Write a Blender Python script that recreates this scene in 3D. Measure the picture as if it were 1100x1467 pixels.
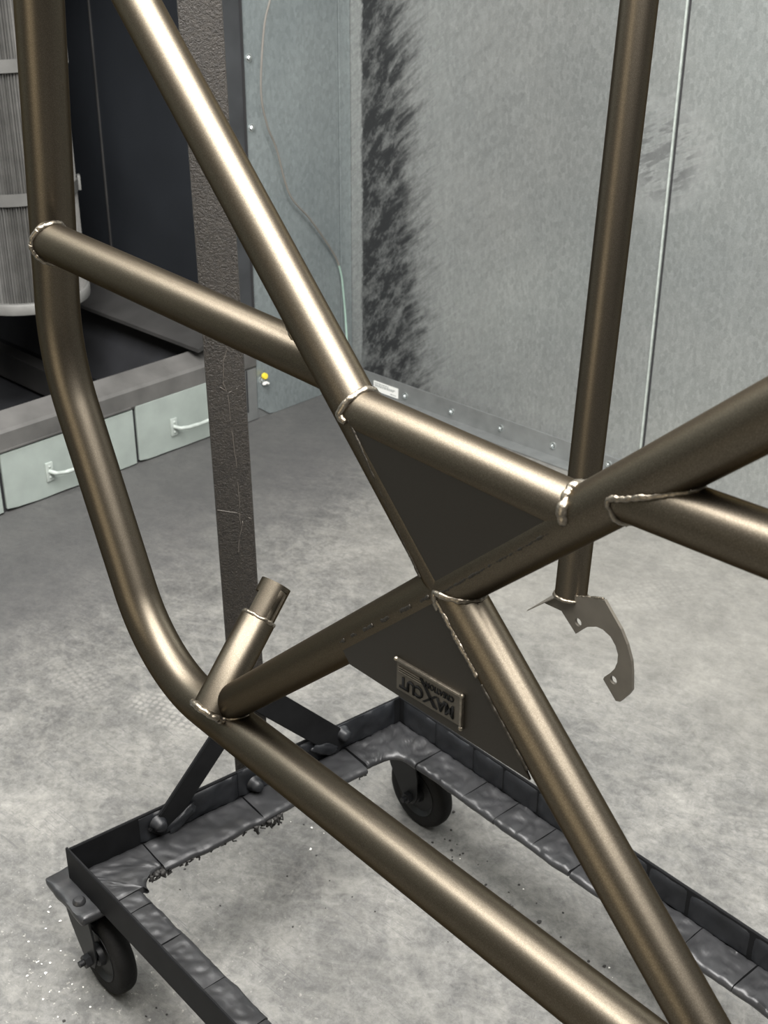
import bpy, bmesh, math, random
from math import sin, cos, pi, radians, sqrt, atan2
from mathutils import Vector, Matrix, noise

for o in list(bpy.data.objects):
    bpy.data.objects.remove(o)
S = bpy.context.scene
COL = S.collection
random.seed(7)

# ------------------------------------------------------------------ camera
cam_d = bpy.data.cameras.new('camera')
cam = bpy.data.objects.new('camera', cam_d)
COL.objects.link(cam)
cam_d.sensor_fit = 'HORIZONTAL'
cam_d.sensor_width = 36.0
cam_d.lens = 36.0 * 1850 / 1100
cam_d.clip_start = 0.02
PITCH, YAW, ROLL = radians(27.21), radians(43.43), radians(0.318)
cam.matrix_world = (Matrix.Translation((0, 0, 1.4)) @ Matrix.Rotation(YAW, 4, 'Z')
                    @ Matrix.Rotation(pi / 2 - PITCH, 4, 'X') @ Matrix.Rotation(ROLL, 4, 'Z'))
cam_d.dof.use_dof = True
cam_d.dof.focus_distance = 1.35
cam_d.dof.aperture_fstop = 24
S.camera = cam

# ------------------------------------------------------------------ world, exposure
W = bpy.data.worlds.new('world')
S.world = W
W.use_nodes = True
W.node_tree.nodes['Background'].inputs[0].default_value = (1.0, 0.87, 0.65, 1)
W.node_tree.nodes['Background'].inputs[1].default_value = 2.3
S.view_settings.view_transform = 'Standard'
S.view_settings.look = 'None'
S.view_settings.gamma = 1
S.view_settings.exposure = 0.0
S.view_settings.use_curve_mapping = False

CEIL = 2.55
LAMPS = [  # x, y, length along x, width, watts, colour : tube panels in the booth ceiling
    (-0.55, 0.62, 3.3, 1.35, 320, (1.0, 0.975, 0.945)),
]
for lx, ly, ll, lw, lp, lc in LAMPS:
    ld = bpy.data.lights.new('ceiling_lamp_light', 'AREA')
    ld.shape = 'RECTANGLE'
    ld.size, ld.size_y = ll, lw
    ld.energy = lp
    ld.color = lc
    lo = bpy.data.objects.new('ceiling_lamp_light', ld)
    lo.location = (lx, ly, CEIL - 0.065)
    COL.objects.link(lo)

# ------------------------------------------------------------------ materials
def new_mat(name):
    m = bpy.data.materials.new(name)
    m.use_nodes = True
    nt = m.node_tree
    return m, nt, nt.nodes['Principled BSDF']

def N(nt, kind, **kw):
    n = nt.nodes.new(kind)
    for k, v in kw.items():
        if k in n.inputs:
            n.inputs[k].default_value = v
        else:
            setattr(n, k, v)
    return n

def L(nt, a, b):
    nt.links.new(a, b)

def ramp(nt, fac, stops, interp='LINEAR'):
    r = nt.nodes.new('ShaderNodeValToRGB')
    r.color_ramp.interpolation = interp
    el = r.color_ramp.elements
    while len(el) < len(stops):
        el.new(0.5)
    for e, (p, c) in zip(el, stops):
        e.position = p
        e.color = c if len(c) == 4 else (*c, 1)
    L(nt, fac, r.inputs[0])
    return r

def g(v):
    return (v, v, v)

def mixc(nt, fac, a, b, mode='MIX'):
    m = nt.nodes.new('ShaderNodeMix')
    m.data_type = 'RGBA'
    m.blend_type = mode
    for sock, v in ((m.inputs[0], fac), (m.inputs[6], a), (m.inputs[7], b)):
        if hasattr(v, 'links'):
            L(nt, v, sock)
        elif isinstance(v, (int, float)):
            sock.default_value = v
        else:
            sock.default_value = (*v, 1) if len(v) == 3 else v
    return m.outputs[2]

def mth(nt, op, a, b=None, clamp=False):
    m = nt.nodes.new('ShaderNodeMath')
    m.operation = op
    m.use_clamp = clamp
    for i, v in ((0, a), (1, b)):
        if v is None:
            continue
        if hasattr(v, 'links'):
            L(nt, v, m.inputs[i])
        else:
            m.inputs[i].default_value = v
    return m.outputs[0]

def maprange(nt, v, a, b, c=0.0, d=1.0, smooth=False):
    m = nt.nodes.new('ShaderNodeMapRange')
    if smooth:
        m.interpolation_type = 'SMOOTHSTEP'
    L(nt, v, m.inputs[0])
    for i, x in ((1, a), (2, b), (3, c), (4, d)):
        m.inputs[i].default_value = x
    return m.outputs[0]

def coords(nt, scale=(1, 1, 1), rot=(0, 0, 0), loc=(0, 0, 0), kind='Object'):
    tc = nt.nodes.new('ShaderNodeTexCoord')
    mp = nt.nodes.new('ShaderNodeMapping')
    mp.inputs['Scale'].default_value = scale
    mp.inputs['Rotation'].default_value = rot
    mp.inputs['Location'].default_value = loc
    L(nt, tc.outputs[kind], mp.inputs[0])
    return mp.outputs[0]

def streak_coords(nt, rot, scale, kind='Object'):
    """rotate first, then stretch: straight strokes at an angle"""
    a = coords(nt, (1, 1, 1), rot, (0, 0, 0), kind)
    mp = nt.nodes.new('ShaderNodeMapping')
    mp.inputs['Scale'].default_value = scale
    L(nt, a, mp.inputs[0])
    return mp.outputs[0]

def noise_tex(nt, vec, scale, detail=4, rough=0.55, dist=0.0):
    n = N(nt, 'ShaderNodeTexNoise', Scale=scale, Detail=detail, Roughness=rough, Distortion=dist)
    L(nt, vec, n.inputs['Vector'])
    return n.outputs['Fac']

def bump(nt, bsdf, h, strength, dist):
    b = N(nt, 'ShaderNodeBump', Strength=strength, Distance=dist)
    L(nt, h, b.inputs['Height'])
    L(nt, b.outputs[0], bsdf.inputs['Normal'])

def simple(name, col, rough, metal=0.0, var=0.0, bscale=0, bstr=0.0, bdist=0.001, spec=0.5, cscale=30):
    m, nt, b = new_mat(name)
    b.inputs['Base Color'].default_value = (*col, 1)
    b.inputs['Roughness'].default_value = rough
    b.inputs['Metallic'].default_value = metal
    b.inputs['Specular IOR Level'].default_value = spec
    v = coords(nt)
    if var:
        f = noise_tex(nt, v, cscale, 5)
        lo = tuple(c * (1 - var) for c in col)
        hi = tuple(min(1, c * (1 + var)) for c in col)
        r = ramp(nt, f, [(0.3, lo), (0.7, hi)])
        L(nt, r.outputs[0], b.inputs['Base Color'])
    if bscale:
        bump(nt, b, noise_tex(nt, v, bscale, 3), bstr, bdist)
    return m

# bronze satin metallic powder coat
def make_bronze():
    m, nt, b = new_mat('bronze_powder_coat')
    v = coords(nt)
    f = noise_tex(nt, v, 1400, 2, 0.6)
    r = ramp(nt, f, [(0.30, (0.080, 0.068, 0.052)), (0.55, (0.117, 0.101, 0.078)), (0.78, (0.182, 0.159, 0.124))])
    L(nt, r.outputs[0], b.inputs['Base Color'])
    b.inputs['Metallic'].default_value = 1.0
    b.inputs['Specular Tint'].default_value = (0.30, 0.28, 0.26, 1)
    b.inputs['Roughness'].default_value = 0.385
    f2 = noise_tex(nt, v, 1900, 2, 0.6)
    bump(nt, b, f2, 0.05, 0.0003)
    return m
BRONZE = make_bronze()
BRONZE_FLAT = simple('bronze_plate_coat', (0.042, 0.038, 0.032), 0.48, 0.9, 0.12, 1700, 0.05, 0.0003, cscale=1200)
WELD = simple('bronze_weld_bead', (0.19, 0.168, 0.135), 0.30, 0.9, 0.3, 700, 0.3, 0.001, cscale=300)
DARKCUT = simple('cut_letter_shadow', (0.004, 0.004, 0.004), 0.8, spec=0.1)
TAB = simple('taupe_tab_coat', (0.135, 0.122, 0.102), 0.5, 0.7, 0.1, 1500, 0.15, 0.0006)
CARTBLK = simple('black_cart_paint', (0.0075, 0.0078, 0.0085), 0.55, 0.0, 0.25, 900, 0.08, 0.0004, spec=0.12)
WRAP = simple('charcoal_wrap_coat', (0.024, 0.0245, 0.026), 0.38, 0.25, 0.3, 70, 0.15, 0.002)
WRAPDK = simple('black_wrap_coat', (0.011, 0.012, 0.014), 0.45, 0.0, 0.35, 60, 0.3, 0.002, spec=0.35)
RUBBER = simple('black_rubber', (0.007, 0.007, 0.007), 0.7, 0.0, 0.3, 260, 0.4, 0.0015, spec=0.2)
FORK = simple('black_caster_steel', (0.008, 0.0085, 0.0095), 0.48, 0.0, 0.2, spec=0.35)
POSTM, nt, b = new_mat('brown_crusted_post_coat')
v = coords(nt)
f = noise_tex(nt, v, 160, 5, 0.65)
r = ramp(nt, f, [(0.3, (0.012, 0.0102, 0.0085)), (0.6, (0.027, 0.0232, 0.019)), (0.8, (0.045, 0.039, 0.033))])
L(nt, r.outputs[0], b.inputs['Base Color'])
b.inputs['Roughness'].default_value = 0.5
bump(nt, b, noise_tex(nt, v, 330, 4, 0.7), 0.8, 0.003)

PALE = simple('pale_green_enamel', (0.285, 0.325, 0.305), 0.5, 0, 0.10, 40, 0.2, 0.001, cscale=14)
HANDLEM = simple('pale_painted_handle', (0.35, 0.39, 0.368), 0.45, 0, 0.18, 60, 0.5, 0.002, cscale=60)
SILLM = simple('grey_dusty_sill', (0.09, 0.0885, 0.0855), 0.6, 0.0, 0.3, 30, 0.2, 0.001, cscale=9)
PIT = simple('dark_pit_steel', (0.020, 0.021, 0.024), 0.6, 0, 0.4, 20, 0.3, 0.002, cscale=6)
LEDGE = simple('charcoal_dusty_ledge', (0.035, 0.0345, 0.034), 0.6, 0, 0.35, 25, 0.3, 0.001, cscale=7)
SIDEP = simple('blue_black_recess_panel', (0.021, 0.024, 0.029), 0.45, 0.2, 0.25, 300, 0.1, 0.0008, cscale=3)
DARKWALL = simple('dark_unseen_wall', (0.035, 0.034, 0.033), 0.8, 0, 0.2)  # unseen walls set dark so the upright tubes reflect less light
JAMB = simple('dark_grey_jamb', (0.040, 0.043, 0.047), 0.5, 0.1, 0.3, cscale=8)
ZINC = simple('zinc_bolt', (0.60, 0.64, 0.64), 0.28, 0.9, 0.15)
TRIMM = simple('galvanised_trim', (0.25, 0.262, 0.262), 0.45, 0.55, 0.12, cscale=25)
CABLEM = simple('grey_cable_jacket', (0.17, 0.16, 0.145), 0.6, 0, 0.1)
CABLEG = simple('green_cable_jacket', (0.25, 0.36, 0.31), 0.55, 0, 0.1)
PLEAT = simple('grey_pleated_paper', (0.20, 0.198, 0.19), 0.85, 0, 0.16, cscale=30)
CAPM = simple('grey_filter_cap', (0.19, 0.19, 0.183), 0.6, 0.1, 0.12)
STRAPM = simple('grey_filter_strap', (0.13, 0.13, 0.125), 0.55, 0.2, 0.1)
YELLOW = simple('yellow_tag', (0.75, 0.60, 0.05), 0.5)
WHITE = simple('white_plastic', (0.75, 0.76, 0.74), 0.5)
INK = simple('grey_print', (0.22, 0.24, 0.24), 0.6)
CEILM = simple('pale_booth_ceiling', (0.40, 0.40, 0.39), 0.6)
DARKSEAM = simple('dark_seam', (0.02, 0.02, 0.022), 0.7)
DEBRIS = simple('black_crumb', (0.015, 0.014, 0.013), 0.7)
FLECK = simple('white_powder_fleck', (0.75, 0.74, 0.70), 0.7)
LAMPM, nt, b = new_mat('lamp_diffuser')
b.inputs['Base Color'].default_value = (0.9, 0.9, 0.88, 1)
b.inputs['Roughness'].default_value = 0.5

def make_sheet(name, stain):
    """galvanised sheet with spangle; black powder wiped about near the corner"""
    m, nt, b = new_mat(name)
    v = coords(nt)
    vor = N(nt, 'ShaderNodeTexVoronoi', Scale=140.0)
    L(nt, coords(nt, (1, 1, 0.55)), vor.inputs['Vector'])
    sp = ramp(nt, vor.outputs['Color'], [(0.0, (0.40, 0.412, 0.412)), (1.0, (0.525, 0.54, 0.54))])
    fine = ramp(nt, noise_tex(nt, v, 520, 3, 0.6), [(0.35, g(0.88)), (0.65, g(1.10))])
    c = mixc(nt, 1.0, sp.outputs[0], fine.outputs[0], 'MULTIPLY')
    big = ramp(nt, noise_tex(nt, v, 2.2, 4, 0.6), [(0.3, (0.86, 0.89, 0.89)), (0.7, (1.06, 1.07, 1.05))])
    c = mixc(nt, 1.0, c, big.outputs[0], 'MULTIPLY')
    # faint vertical roll lines
    vl = ramp(nt, noise_tex(nt, coords(nt, (60, 60, 0.5)), 1.0, 3, 0.7), [(0.45, g(0.98)), (0.70, g(1.05))])
    c = mixc(nt, 1.0, c, vl.outputs[0], 'MULTIPLY')
    if stain:
        sep = nt.nodes.new('ShaderNodeSeparateXYZ')
        L(nt, v, sep.inputs[0])
        x, z = sep.outputs[0], sep.outputs[2]
        wip = noise_tex(nt, streak_coords(nt, (0, radians(38), 0), (4, 4, 26)), 1.5, 6, 0.72, 0.15)
        wip2 = noise_tex(nt, streak_coords(nt, (0, radians(52), 0), (9, 12, 22)), 1.2, 7, 0.78, 0.15)
        # distance from the corner, jagged
        edge = mth(nt, 'ADD', mth(nt, 'ADD', x, mth(nt, 'MULTIPLY', mth(nt, 'SUBTRACT', z, 0.5), 0.08)), mth(nt, 'MULTIPLY', mth(nt, 'SUBTRACT', wip, 0.5), 0.36))
        core = maprange(nt, edge, -2.34, -2.10, 1, 0, True)
        start = maprange(nt, mth(nt, 'ADD', x, mth(nt, 'MULTIPLY', mth(nt, 'SUBTRACT', wip2, 0.5), 0.05)), -2.472, -2.462, 0, 1)
        core = mth(nt, 'MULTIPLY', core, start)
        mott = maprange(nt, wip2, 0.46, 0.72, 1.0, 0.55)
        core = mth(nt, 'MULTIPLY', core, mott)
        # fainter broad smear further out, strongest low down
        far = maprange(nt, edge, -2.25, -1.65, 0.5, 0.0, True)
        far = mth(nt, 'MULTIPLY', far, maprange(nt, wip, 0.35, 0.66, 0.1, 1.0))
        # dark powder lying along the foot of the sheet
        foot = mth(nt, 'MULTIPLY', maprange(nt, mth(nt, 'ADD', z, mth(nt, 'MULTIPLY', wip2, -0.10)), -0.02, 0.12, 0.75, 0.0, True),
                   maprange(nt, x, -2.3, -1.2, 1.0, 0.25))
        # hand smudges beside the joint
        sx = mth(nt, 'MULTIPLY', mth(nt, 'ADD', x, 1.535), 1 / 0.15)
        sz = mth(nt, 'MULTIPLY', mth(nt, 'ADD', z, -0.80), 1 / 0.16)
        rr = mth(nt, 'SQRT', mth(nt, 'ADD', mth(nt, 'MULTIPLY', sx, sx), mth(nt, 'MULTIPLY', sz, sz)))
        wip3 = noise_tex(nt, streak_coords(nt, (0, radians(28), 0), (7, 8, 34)), 1.4, 4, 0.6, 0.1)
        smu = mth(nt, 'MULTIPLY', maprange(nt, rr, 0.35, 1.0, 1, 0, True), maprange(nt, wip3, 0.40, 0.54, 0.0, 0.75))
        tot = mth(nt, 'MAXIMUM', mth(nt, 'MAXIMUM', core, far), mth(nt, 'MAXIMUM', foot, smu))
        c = mixc(nt, tot, c, (0.014, 0.0155, 0.017))
        L(nt, maprange(nt, tot, 0, 1, 0.75, 0.0), b.inputs['Metallic'])
        L(nt, maprange(nt, tot, 0, 1, 0.33, 0.6), b.inputs['Roughness'])
    else:
        b.inputs['Metallic'].default_value = 0.40
        b.inputs['Roughness'].default_value = 0.42
        c = mixc(nt, 1.0, c, (0.55, 0.595, 0.615), 'MULTIPLY')
    L(nt, c, b.inputs['Base Color'])
    bump(nt, b, noise_tex(nt, v, 9, 3), 0.10, 0.01)
    return m
SHEET = make_sheet('galvanised_sheet_stained', True)
SHEETL = make_sheet('galvanised_sheet_blue', False)

def make_floor():
    m, nt, b = new_mat('scuffed_grey_floor')
    v = coords(nt)
    sep = nt.nodes.new('ShaderNodeSeparateXYZ')
    L(nt, v, sep.inputs[0])
    x, y = sep.outputs[0], sep.outputs[1]
    base = ramp(nt, noise_tex(nt, v, 5.5, 9, 0.72, 0.3), [(0.28, (0.066, 0.066, 0.064)), (0.50, (0.114, 0.1135, 0.1085)), (0.72, (0.190, 0.187, 0.174))])
    c = base.outputs[0]
    blot = ramp(nt, noise_tex(nt, v, 26, 8, 0.75, 0.4), [(0.33, g(0.76)), (0.5, g(0.98)), (0.68, g(1.20))])
    c = mixc(nt, 1.0, c, blot.outputs[0], 'MULTIPLY')
    grit = ramp(nt, noise_tex(nt, v, 75, 9, 0.85, 0.6), [(0.36, g(0.66)), (0.5, g(1.0)), (0.64, g(1.34))])
    c = mixc(nt, 1.0, c, grit.outputs[0], 'MULTIPLY')
    # sweeping arcs of a mop / broom in two directions
    for rot, sc, lo, hi, st in ((radians(35), (9, 26, 1), 0.48, 0.70, 0.30), (radians(-28), (8, 30, 1), 0.48, 0.70, 0.34), (radians(80), (7, 22, 1), 0.5, 0.72, 0.28)):
        s = noise_tex(nt, streak_coords(nt, (0, 0, rot), sc), 1.3, 6, 0.70, 0.7)
        c = mixc(nt, maprange(nt, s, lo, hi, 0, st), c, (0.232, 0.2288, 0.2096))
    for rot, sc, lo, hi, st in ((radians(15), (8, 40, 1), 0.60, 0.72, 0.40), (radians(-50), (8, 46, 1), 0.61, 0.72, 0.40)):
        s = noise_tex(nt, coords(nt, sc, (0, 0, rot), (3, 7, 0)), 1.1, 3, 0.6, 1.6)
        c = mixc(nt, maprange(nt, s, lo, hi, 0, st), c, (0.076, 0.0776, 0.0784))
    # thin dark scratches
    for rot, sh in ((radians(62), 2.0), (radians(-17), 9.0), (radians(118), 17.0)):
        s = noise_tex(nt, coords(nt, (1.6, 34, 1), (0, 0, rot), (sh, sh, 0)), 2.4, 2, 0.5, 0.35)
        ln = maprange(nt, mth(nt, 'ABSOLUTE', mth(nt, 'SUBTRACT', s, 0.5)), 0.0, 0.007, 0.75, 0.0)
        gate = maprange(nt, noise_tex(nt, v, 4 + sh * 0.1, 2), 0.50, 0.58, 0, 1)
        c = mixc(nt, mth(nt, 'MULTIPLY', ln, gate), c, (0.08, 0.08, 0.08))
    # dark overspray lying along the two walls
    wob = mth(nt, 'MULTIPLY', mth(nt, 'SUBTRACT', noise_tex(nt, v, 2.6, 5, 0.65), 0.5), 0.55)
    dl = maprange(nt, mth(nt, 'ADD', x, wob), -2.25, -1.78, 0.78, 0.0, True)
    c = mixc(nt, dl, c, (0.0592, 0.0596, 0.0608))
    # paler swept patch by the back wall
    pb = mth(nt, 'MULTIPLY', maprange(nt, mth(nt, 'ADD', y, wob), 1.55, 1.95, 0, 1, True), maprange(nt, mth(nt, 'ADD', x, wob), -2.0, -1.6, 0, 1, True))
    c = mixc(nt, mth(nt, 'MULTIPLY', pb, 0.30), c, (0.264, 0.256, 0.228))
    # boot prints: pale studded soles
    for px, py, ang, ln, wd, st in ((-1.585, 1.150, radians(20), 0.120, 0.056, 0.38), (-1.80, 1.07, radians(-10), 0.12, 0.05, 0.16), (-1.20, 2.10, radians(60), 0.13, 0.06, 0.15), (-0.62, 1.62, radians(35), 0.13, 0.06, 0.15)):
        cv = coords(nt, (1, 1, 1), (0, 0, 0), (-px, -py, 0))
        rt = N(nt, 'ShaderNodeVectorRotate')
        rt.rotation_type = 'Z_AXIS'
        rt.inputs['Angle'].default_value = -ang
        L(nt, cv, rt.inputs[0])
        sp = nt.nodes.new('ShaderNodeSeparateXYZ')
        L(nt, rt.outputs[0], sp.inputs[0])
        ex = mth(nt, 'MULTIPLY', sp.outputs[0], 1 / ln)
        ey = mth(nt, 'MULTIPLY', sp.outputs[1], 1 / wd)
        rr = mth(nt, 'SQRT', mth(nt, 'ADD', mth(nt, 'MULTIPLY', ex, ex), mth(nt, 'MULTIPLY', ey, ey)))
        msk = maprange(nt, rr, 0.86, 1.0, 1, 0, True)
        vo = N(nt, 'ShaderNodeTexVoronoi', Scale=78.0, Randomness=0.25)
        L(nt, rt.outputs[0], vo.inputs['Vector'])
        stud = maprange(nt, vo.outputs['Distance'], 0.28, 0.46, 1, 0)
        msk2 = mth(nt, 'MULTIPLY', mth(nt, 'MULTIPLY', msk, stud), maprange(nt, noise_tex(nt, v, 20, 3), 0.35, 0.6, 0.3, 1))
        c = mixc(nt, mth(nt, 'MULTIPLY', msk2, st), c, (0.336, 0.328, 0.304))
        rim = mth(nt, 'MULTIPLY', maprange(nt, mth(nt, 'ABSOLUTE', mth(nt, 'SUBTRACT', rr, 1.0)), 0.0, 0.06, 1, 0), 0.25 * st)
        c = mixc(nt, rim, c, (0.112, 0.112, 0.112))
    # crusty pale spatter near the near wheel
    sp1 = maprange(nt, noise_tex(nt, v, 95, 4, 0.7), 0.62, 0.70, 0, 1)
    dd = mth(nt, 'SQRT', mth(nt, 'ADD', mth(nt, 'POWER', mth(nt, 'ADD', x, 1.17), 2.0), mth(nt, 'POWER', mth(nt, 'ADD', y, -0.62), 2.0)))
    c = mixc(nt, mth(nt, 'MULTIPLY', sp1, maprange(nt, dd, 0.05, 0.45, 0.8, 0.05)), c, (0.448, 0.44, 0.4))
    L(nt, c, b.inputs['Base Color'])
    b.inputs['Roughness'].default_value = 0.55
    b.inputs['Specular IOR Level'].default_value = 0.35
    bump(nt, b, noise_tex(nt, v, 140, 6, 0.7), 0.25, 0.0015)
    return m
FLOORM = make_floor()

# ------------------------------------------------------------------ mesh helpers
def obj(name, bm, mat, parent=None, smooth=False, angle=40):
    me = bpy.data.meshes.new(name)
    bmesh.ops.recalc_face_normals(bm, faces=bm.faces)
    bm.to_mesh(me)
    bm.free()
    me.materials.append(mat)
    if smooth:
        me.shade_smooth()
        if angle < 180:
            me.set_sharp_from_angle(angle=radians(angle))
    o = bpy.data.objects.new(name, me)
    COL.objects.link(o)
    o.parent = parent
    return o

def empty(name, loc=(0, 0, 0), rz=0.0):
    o = bpy.data.objects.new(name, None)
    o.location = loc
    o.rotation_euler = (0, 0, rz)
    o.empty_display_size = 0.05
    COL.objects.link(o)
    return o

def tag(o, label=None, cat=None, group=None, kind=None):
    if label: o['label'] = label
    if cat: o['category'] = cat
    if group: o['group'] = group
    if kind: o['kind'] = kind
    return o

def add_box(bm, x0, x1, y0, y1, z0, z1, bev=0.0, M=None):
    r = bmesh.ops.create_cube(bm, size=1.0)
    vs = r['verts']
    for v_ in vs:
        v_.co = Vector(((x0 + x1) / 2 + v_.co.x * (x1 - x0), (y0 + y1) / 2 + v_.co.y * (y1 - y0), (z0 + z1) / 2 + v_.co.z * (z1 - z0)))
    if bev:
        es = list({e for v_ in vs for e in v_.link_edges})
        out = bmesh.ops.bevel(bm, geom=es, offset=bev, segments=2, affect='EDGES', profile=0.6)
        vs = list({v_ for f_ in out['faces'] for v_ in f_.verts} | {v_ for v_ in vs if v_.is_valid})
    if M is not None:
        bmesh.ops.transform(bm, matrix=M, verts=vs)
    return vs

def box(name, x0, x1, y0, y1, z0, z1, mat, parent=None, bev=0.0, M=None):
    bm = bmesh.new()
    add_box(bm, x0, x1, y0, y1, z0, z1, bev, M)
    return obj(name, bm, mat, parent)

def frame_at(tan, up=None):
    tan = tan.normalized()
    if up is None:
        up = Vector((0, 0, 1)) if abs(tan.z) < 0.9 else Vector((1, 0, 0))
    a = tan.cross(up).normalized()
    b_ = a.cross(tan).normalized()
    return a, b_

def add_sweep(bm, pts, rad, seg=32, caps=True):
    """round tube swept along points (parallel transported)"""
    rings = []
    n = len(pts)
    rad = rad if isinstance(rad, (list, tuple)) else [rad] * n
    a = None
    for i, p in enumerate(pts):
        t = (pts[min(i + 1, n - 1)] - pts[max(i - 1, 0)]).normalized()
        if a is None:
            a, b_ = frame_at(t)
        else:
            a = (a - t * a.dot(t)).normalized()
            b_ = t.cross(a)
        b_ = t.cross(a)
        rings.append([bm.verts.new(p + (a * cos(2 * pi * k / seg) + b_ * sin(2 * pi * k / seg)) * rad[i]) for k in range(seg)])
    for r0, r1 in zip(rings, rings[1:]):
        for k in range(seg):
            bm.faces.new((r0[k], r0[(k + 1) % seg], r1[(k + 1) % seg], r1[k]))
    if caps:
        bm.faces.new(rings[0][::-1])
        bm.faces.new(rings[-1])
    return rings

def fillet(verts, radii, step=radians(4)):
    out = [Vector(verts[0])]
    for i in range(1, len(verts) - 1):
        p = Vector(verts[i])
        d0 = (Vector(verts[i - 1]) - p).normalized()
        d1 = (Vector(verts[i + 1]) - p).normalized()
        ang = d0.angle(d1)
        r = radii[i - 1]
        tl = r / math.tan(ang / 2)
        s = p + d0 * tl
        e = p + d1 * tl
        bis = (d0 + d1).normalized()
        cen = p + bis * (r / sin(ang / 2))
        v0, v1 = s - cen, e - cen
        tot = v0.angle(v1)
        ns = max(3, int(tot / step))
        for k in range(ns + 1):
            f_ = k / ns
            w = (v0 * sin((1 - f_) * tot) + v1 * sin(f_ * tot)) / sin(tot)
            out.append(cen + w)
    out.append(Vector(verts[-1]))
    return out

def subdiv(pts, n):
    o_ = []
    for a, b_ in zip(pts, pts[1:]):
        o_ += [a.lerp(b_, k / n) for k in range(n)]
    return o_ + [pts[-1]]

def tube(name, pts, rad, mat, parent, seg=40):
    bm = bmesh.new()
    add_sweep(bm, [Vector(p) for p in pts], rad, seg)
    return obj(name, bm, mat, parent, True, 50)

def add_lathe(bm, prof, seg=32, M=None, closed=False):
    """prof: (radius, height) about local z"""
    rings = []
    for r, h in prof:
        if r < 1e-6:
            rings.append([bm.verts.new((0, 0, h))])
        else:
            rings.append([bm.verts.new((r * cos(2 * pi * k / seg), r * sin(2 * pi * k / seg), h)) for k in range(seg)])
    prs = list(zip(rings, rings[1:])) + ([(rings[-1], rings[0])] if closed else [])
    for a, b_ in prs:
        for k in range(seg):
            k2 = (k + 1) % seg
            if len(a) == 1 and len(b_) == 1:
                continue
            if len(a) == 1:
                bm.faces.new((a[0], b_[k], b_[k2]))
            elif len(b_) == 1:
                bm.faces.new((a[k], a[k2], b_[0]))
            else:
                bm.faces.new((a[k], a[k2], b_[k2], b_[k]))
    if M is not None:
        bmesh.ops.transform(bm, matrix=M, verts=[v_ for r in rings for v_ in r])

def add_prism(bm, poly, depth_vec):
    """poly: list of 3D points (planar), extruded by depth_vec"""
    a = [bm.verts.new(p) for p in poly]
    b_ = [bm.verts.new(Vector(p) + depth_vec) for p in poly]
    bm.faces.new(a)
    bm.faces.new(b_[::-1])
    n = len(a)
    for i in range(n):
        bm.faces.new((a[i], b_[i], b_[(i + 1) % n], a[(i + 1) % n]))

def add_blob(bm, c, r, sq=(1, 1, 1), jit=0.0, sub=2, M3=None):
    res = bmesh.ops.create_icosphere(bm, subdivisions=sub, radius=1.0)
    for v_ in res['verts']:
        k = 1 + jit * (noise.noise(v_.co * 2.1 + Vector(c) * 90))
        w = Vector((v_.co.x * sq[0] * r * k, v_.co.y * sq[1] * r * k, v_.co.z * sq[2] * r * k))
        if M3 is not None:
            w = M3 @ w
        v_.co = Vector(c) + w

def align(zdir, loc=(0, 0, 0)):
    zdir = Vector(zdir).normalized()
    a, b_ = frame_at(zdir)
    # columns x=a, y=b, z=zdir  (right handed)
    y = zdir.cross(a)
    return Matrix.Translation(loc) @ Matrix(((a.x, y.x, zdir.x, 0), (a.y, y.y, zdir.y, 0), (a.z, y.z, zdir.z, 0), (0, 0, 0, 1)))

# ================================================================== THE SETTING
XL, YB = -2.508, 2.509          # inner faces of left and back booth walls
bm = bmesh.new()
add_box(bm, -3.6, 2.5, -2.4, 2.7, -0.08, 0.0)
floor = tag(obj('floor', bm, FLOORM), kind='structure')

ceiling = tag(box('ceiling', XL - 0.1, 2.5, -2.4, YB + 0.1, CEIL, CEIL + 0.05, CEILM), kind='structure')
for i, (lx, ly, ll, lw, lp, lc) in enumerate(LAMPS):
    lamp = empty('ceiling_lamp', (lx, ly, CEIL))
    tag(lamp, 'large flat lamp panel in the booth ceiling above the bronze frame', 'ceiling lamp')
    bm = bmesh.new()
    t_ = 0.03
    add_box(bm, -ll / 2 - t_, ll / 2 + t_, -lw / 2 - t_, -lw / 2, -0.075, 0)
    add_box(bm, -ll / 2 - t_, ll / 2 + t_, lw / 2, lw / 2 + t_, -0.075, 0)
    add_box(bm, -ll / 2 - t_, -ll / 2, -lw / 2, lw / 2, -0.075, 0)
    add_box(bm, ll / 2, ll / 2 + t_, -lw / 2, lw / 2, -0.075, 0)
    obj('housing', bm, TRIMM, lamp)
    box('diffuser', -ll / 2, ll / 2, -lw / 2, lw / 2, -0.055, -0.045, LAMPM, lamp)

# --- back wall: two galvanised sheets meeting at a folded joint
wall_back = tag(box('wall_back', XL - 0.1, 2.4, YB + 0.004, YB + 0.06, 0, CEIL, TRIMM), kind='structure')
SEAM = -1.512
for x0, x1 in ((XL, SEAM - 0.003), (SEAM + 0.0035, -0.30), (-0.297, 0.9), (0.903, 2.1), (2.103, 2.4)):
    box('sheet', x0, x1, YB, YB + 0.0035, 0, CEIL, SHEET, wall_back)
box('joint_strip', SEAM - 0.0055, SEAM - 0.0005, YB - 0.006, YB + 0.001, 0, CEIL, HANDLEM, wall_back, 0.0015)
box('joint_gap', SEAM + 0.0005, SEAM + 0.0045, YB - 0.002, YB + 0.002, 0, CEIL, DARKSEAM, wall_back)
for xs in (-0.2985, 0.9015, 2.1015):
    box('joint_strip', xs - 0.006, xs + 0.001, YB - 0.006, YB + 0.001, 0, CEIL, ZINC, wall_back, 0.0015)

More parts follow.
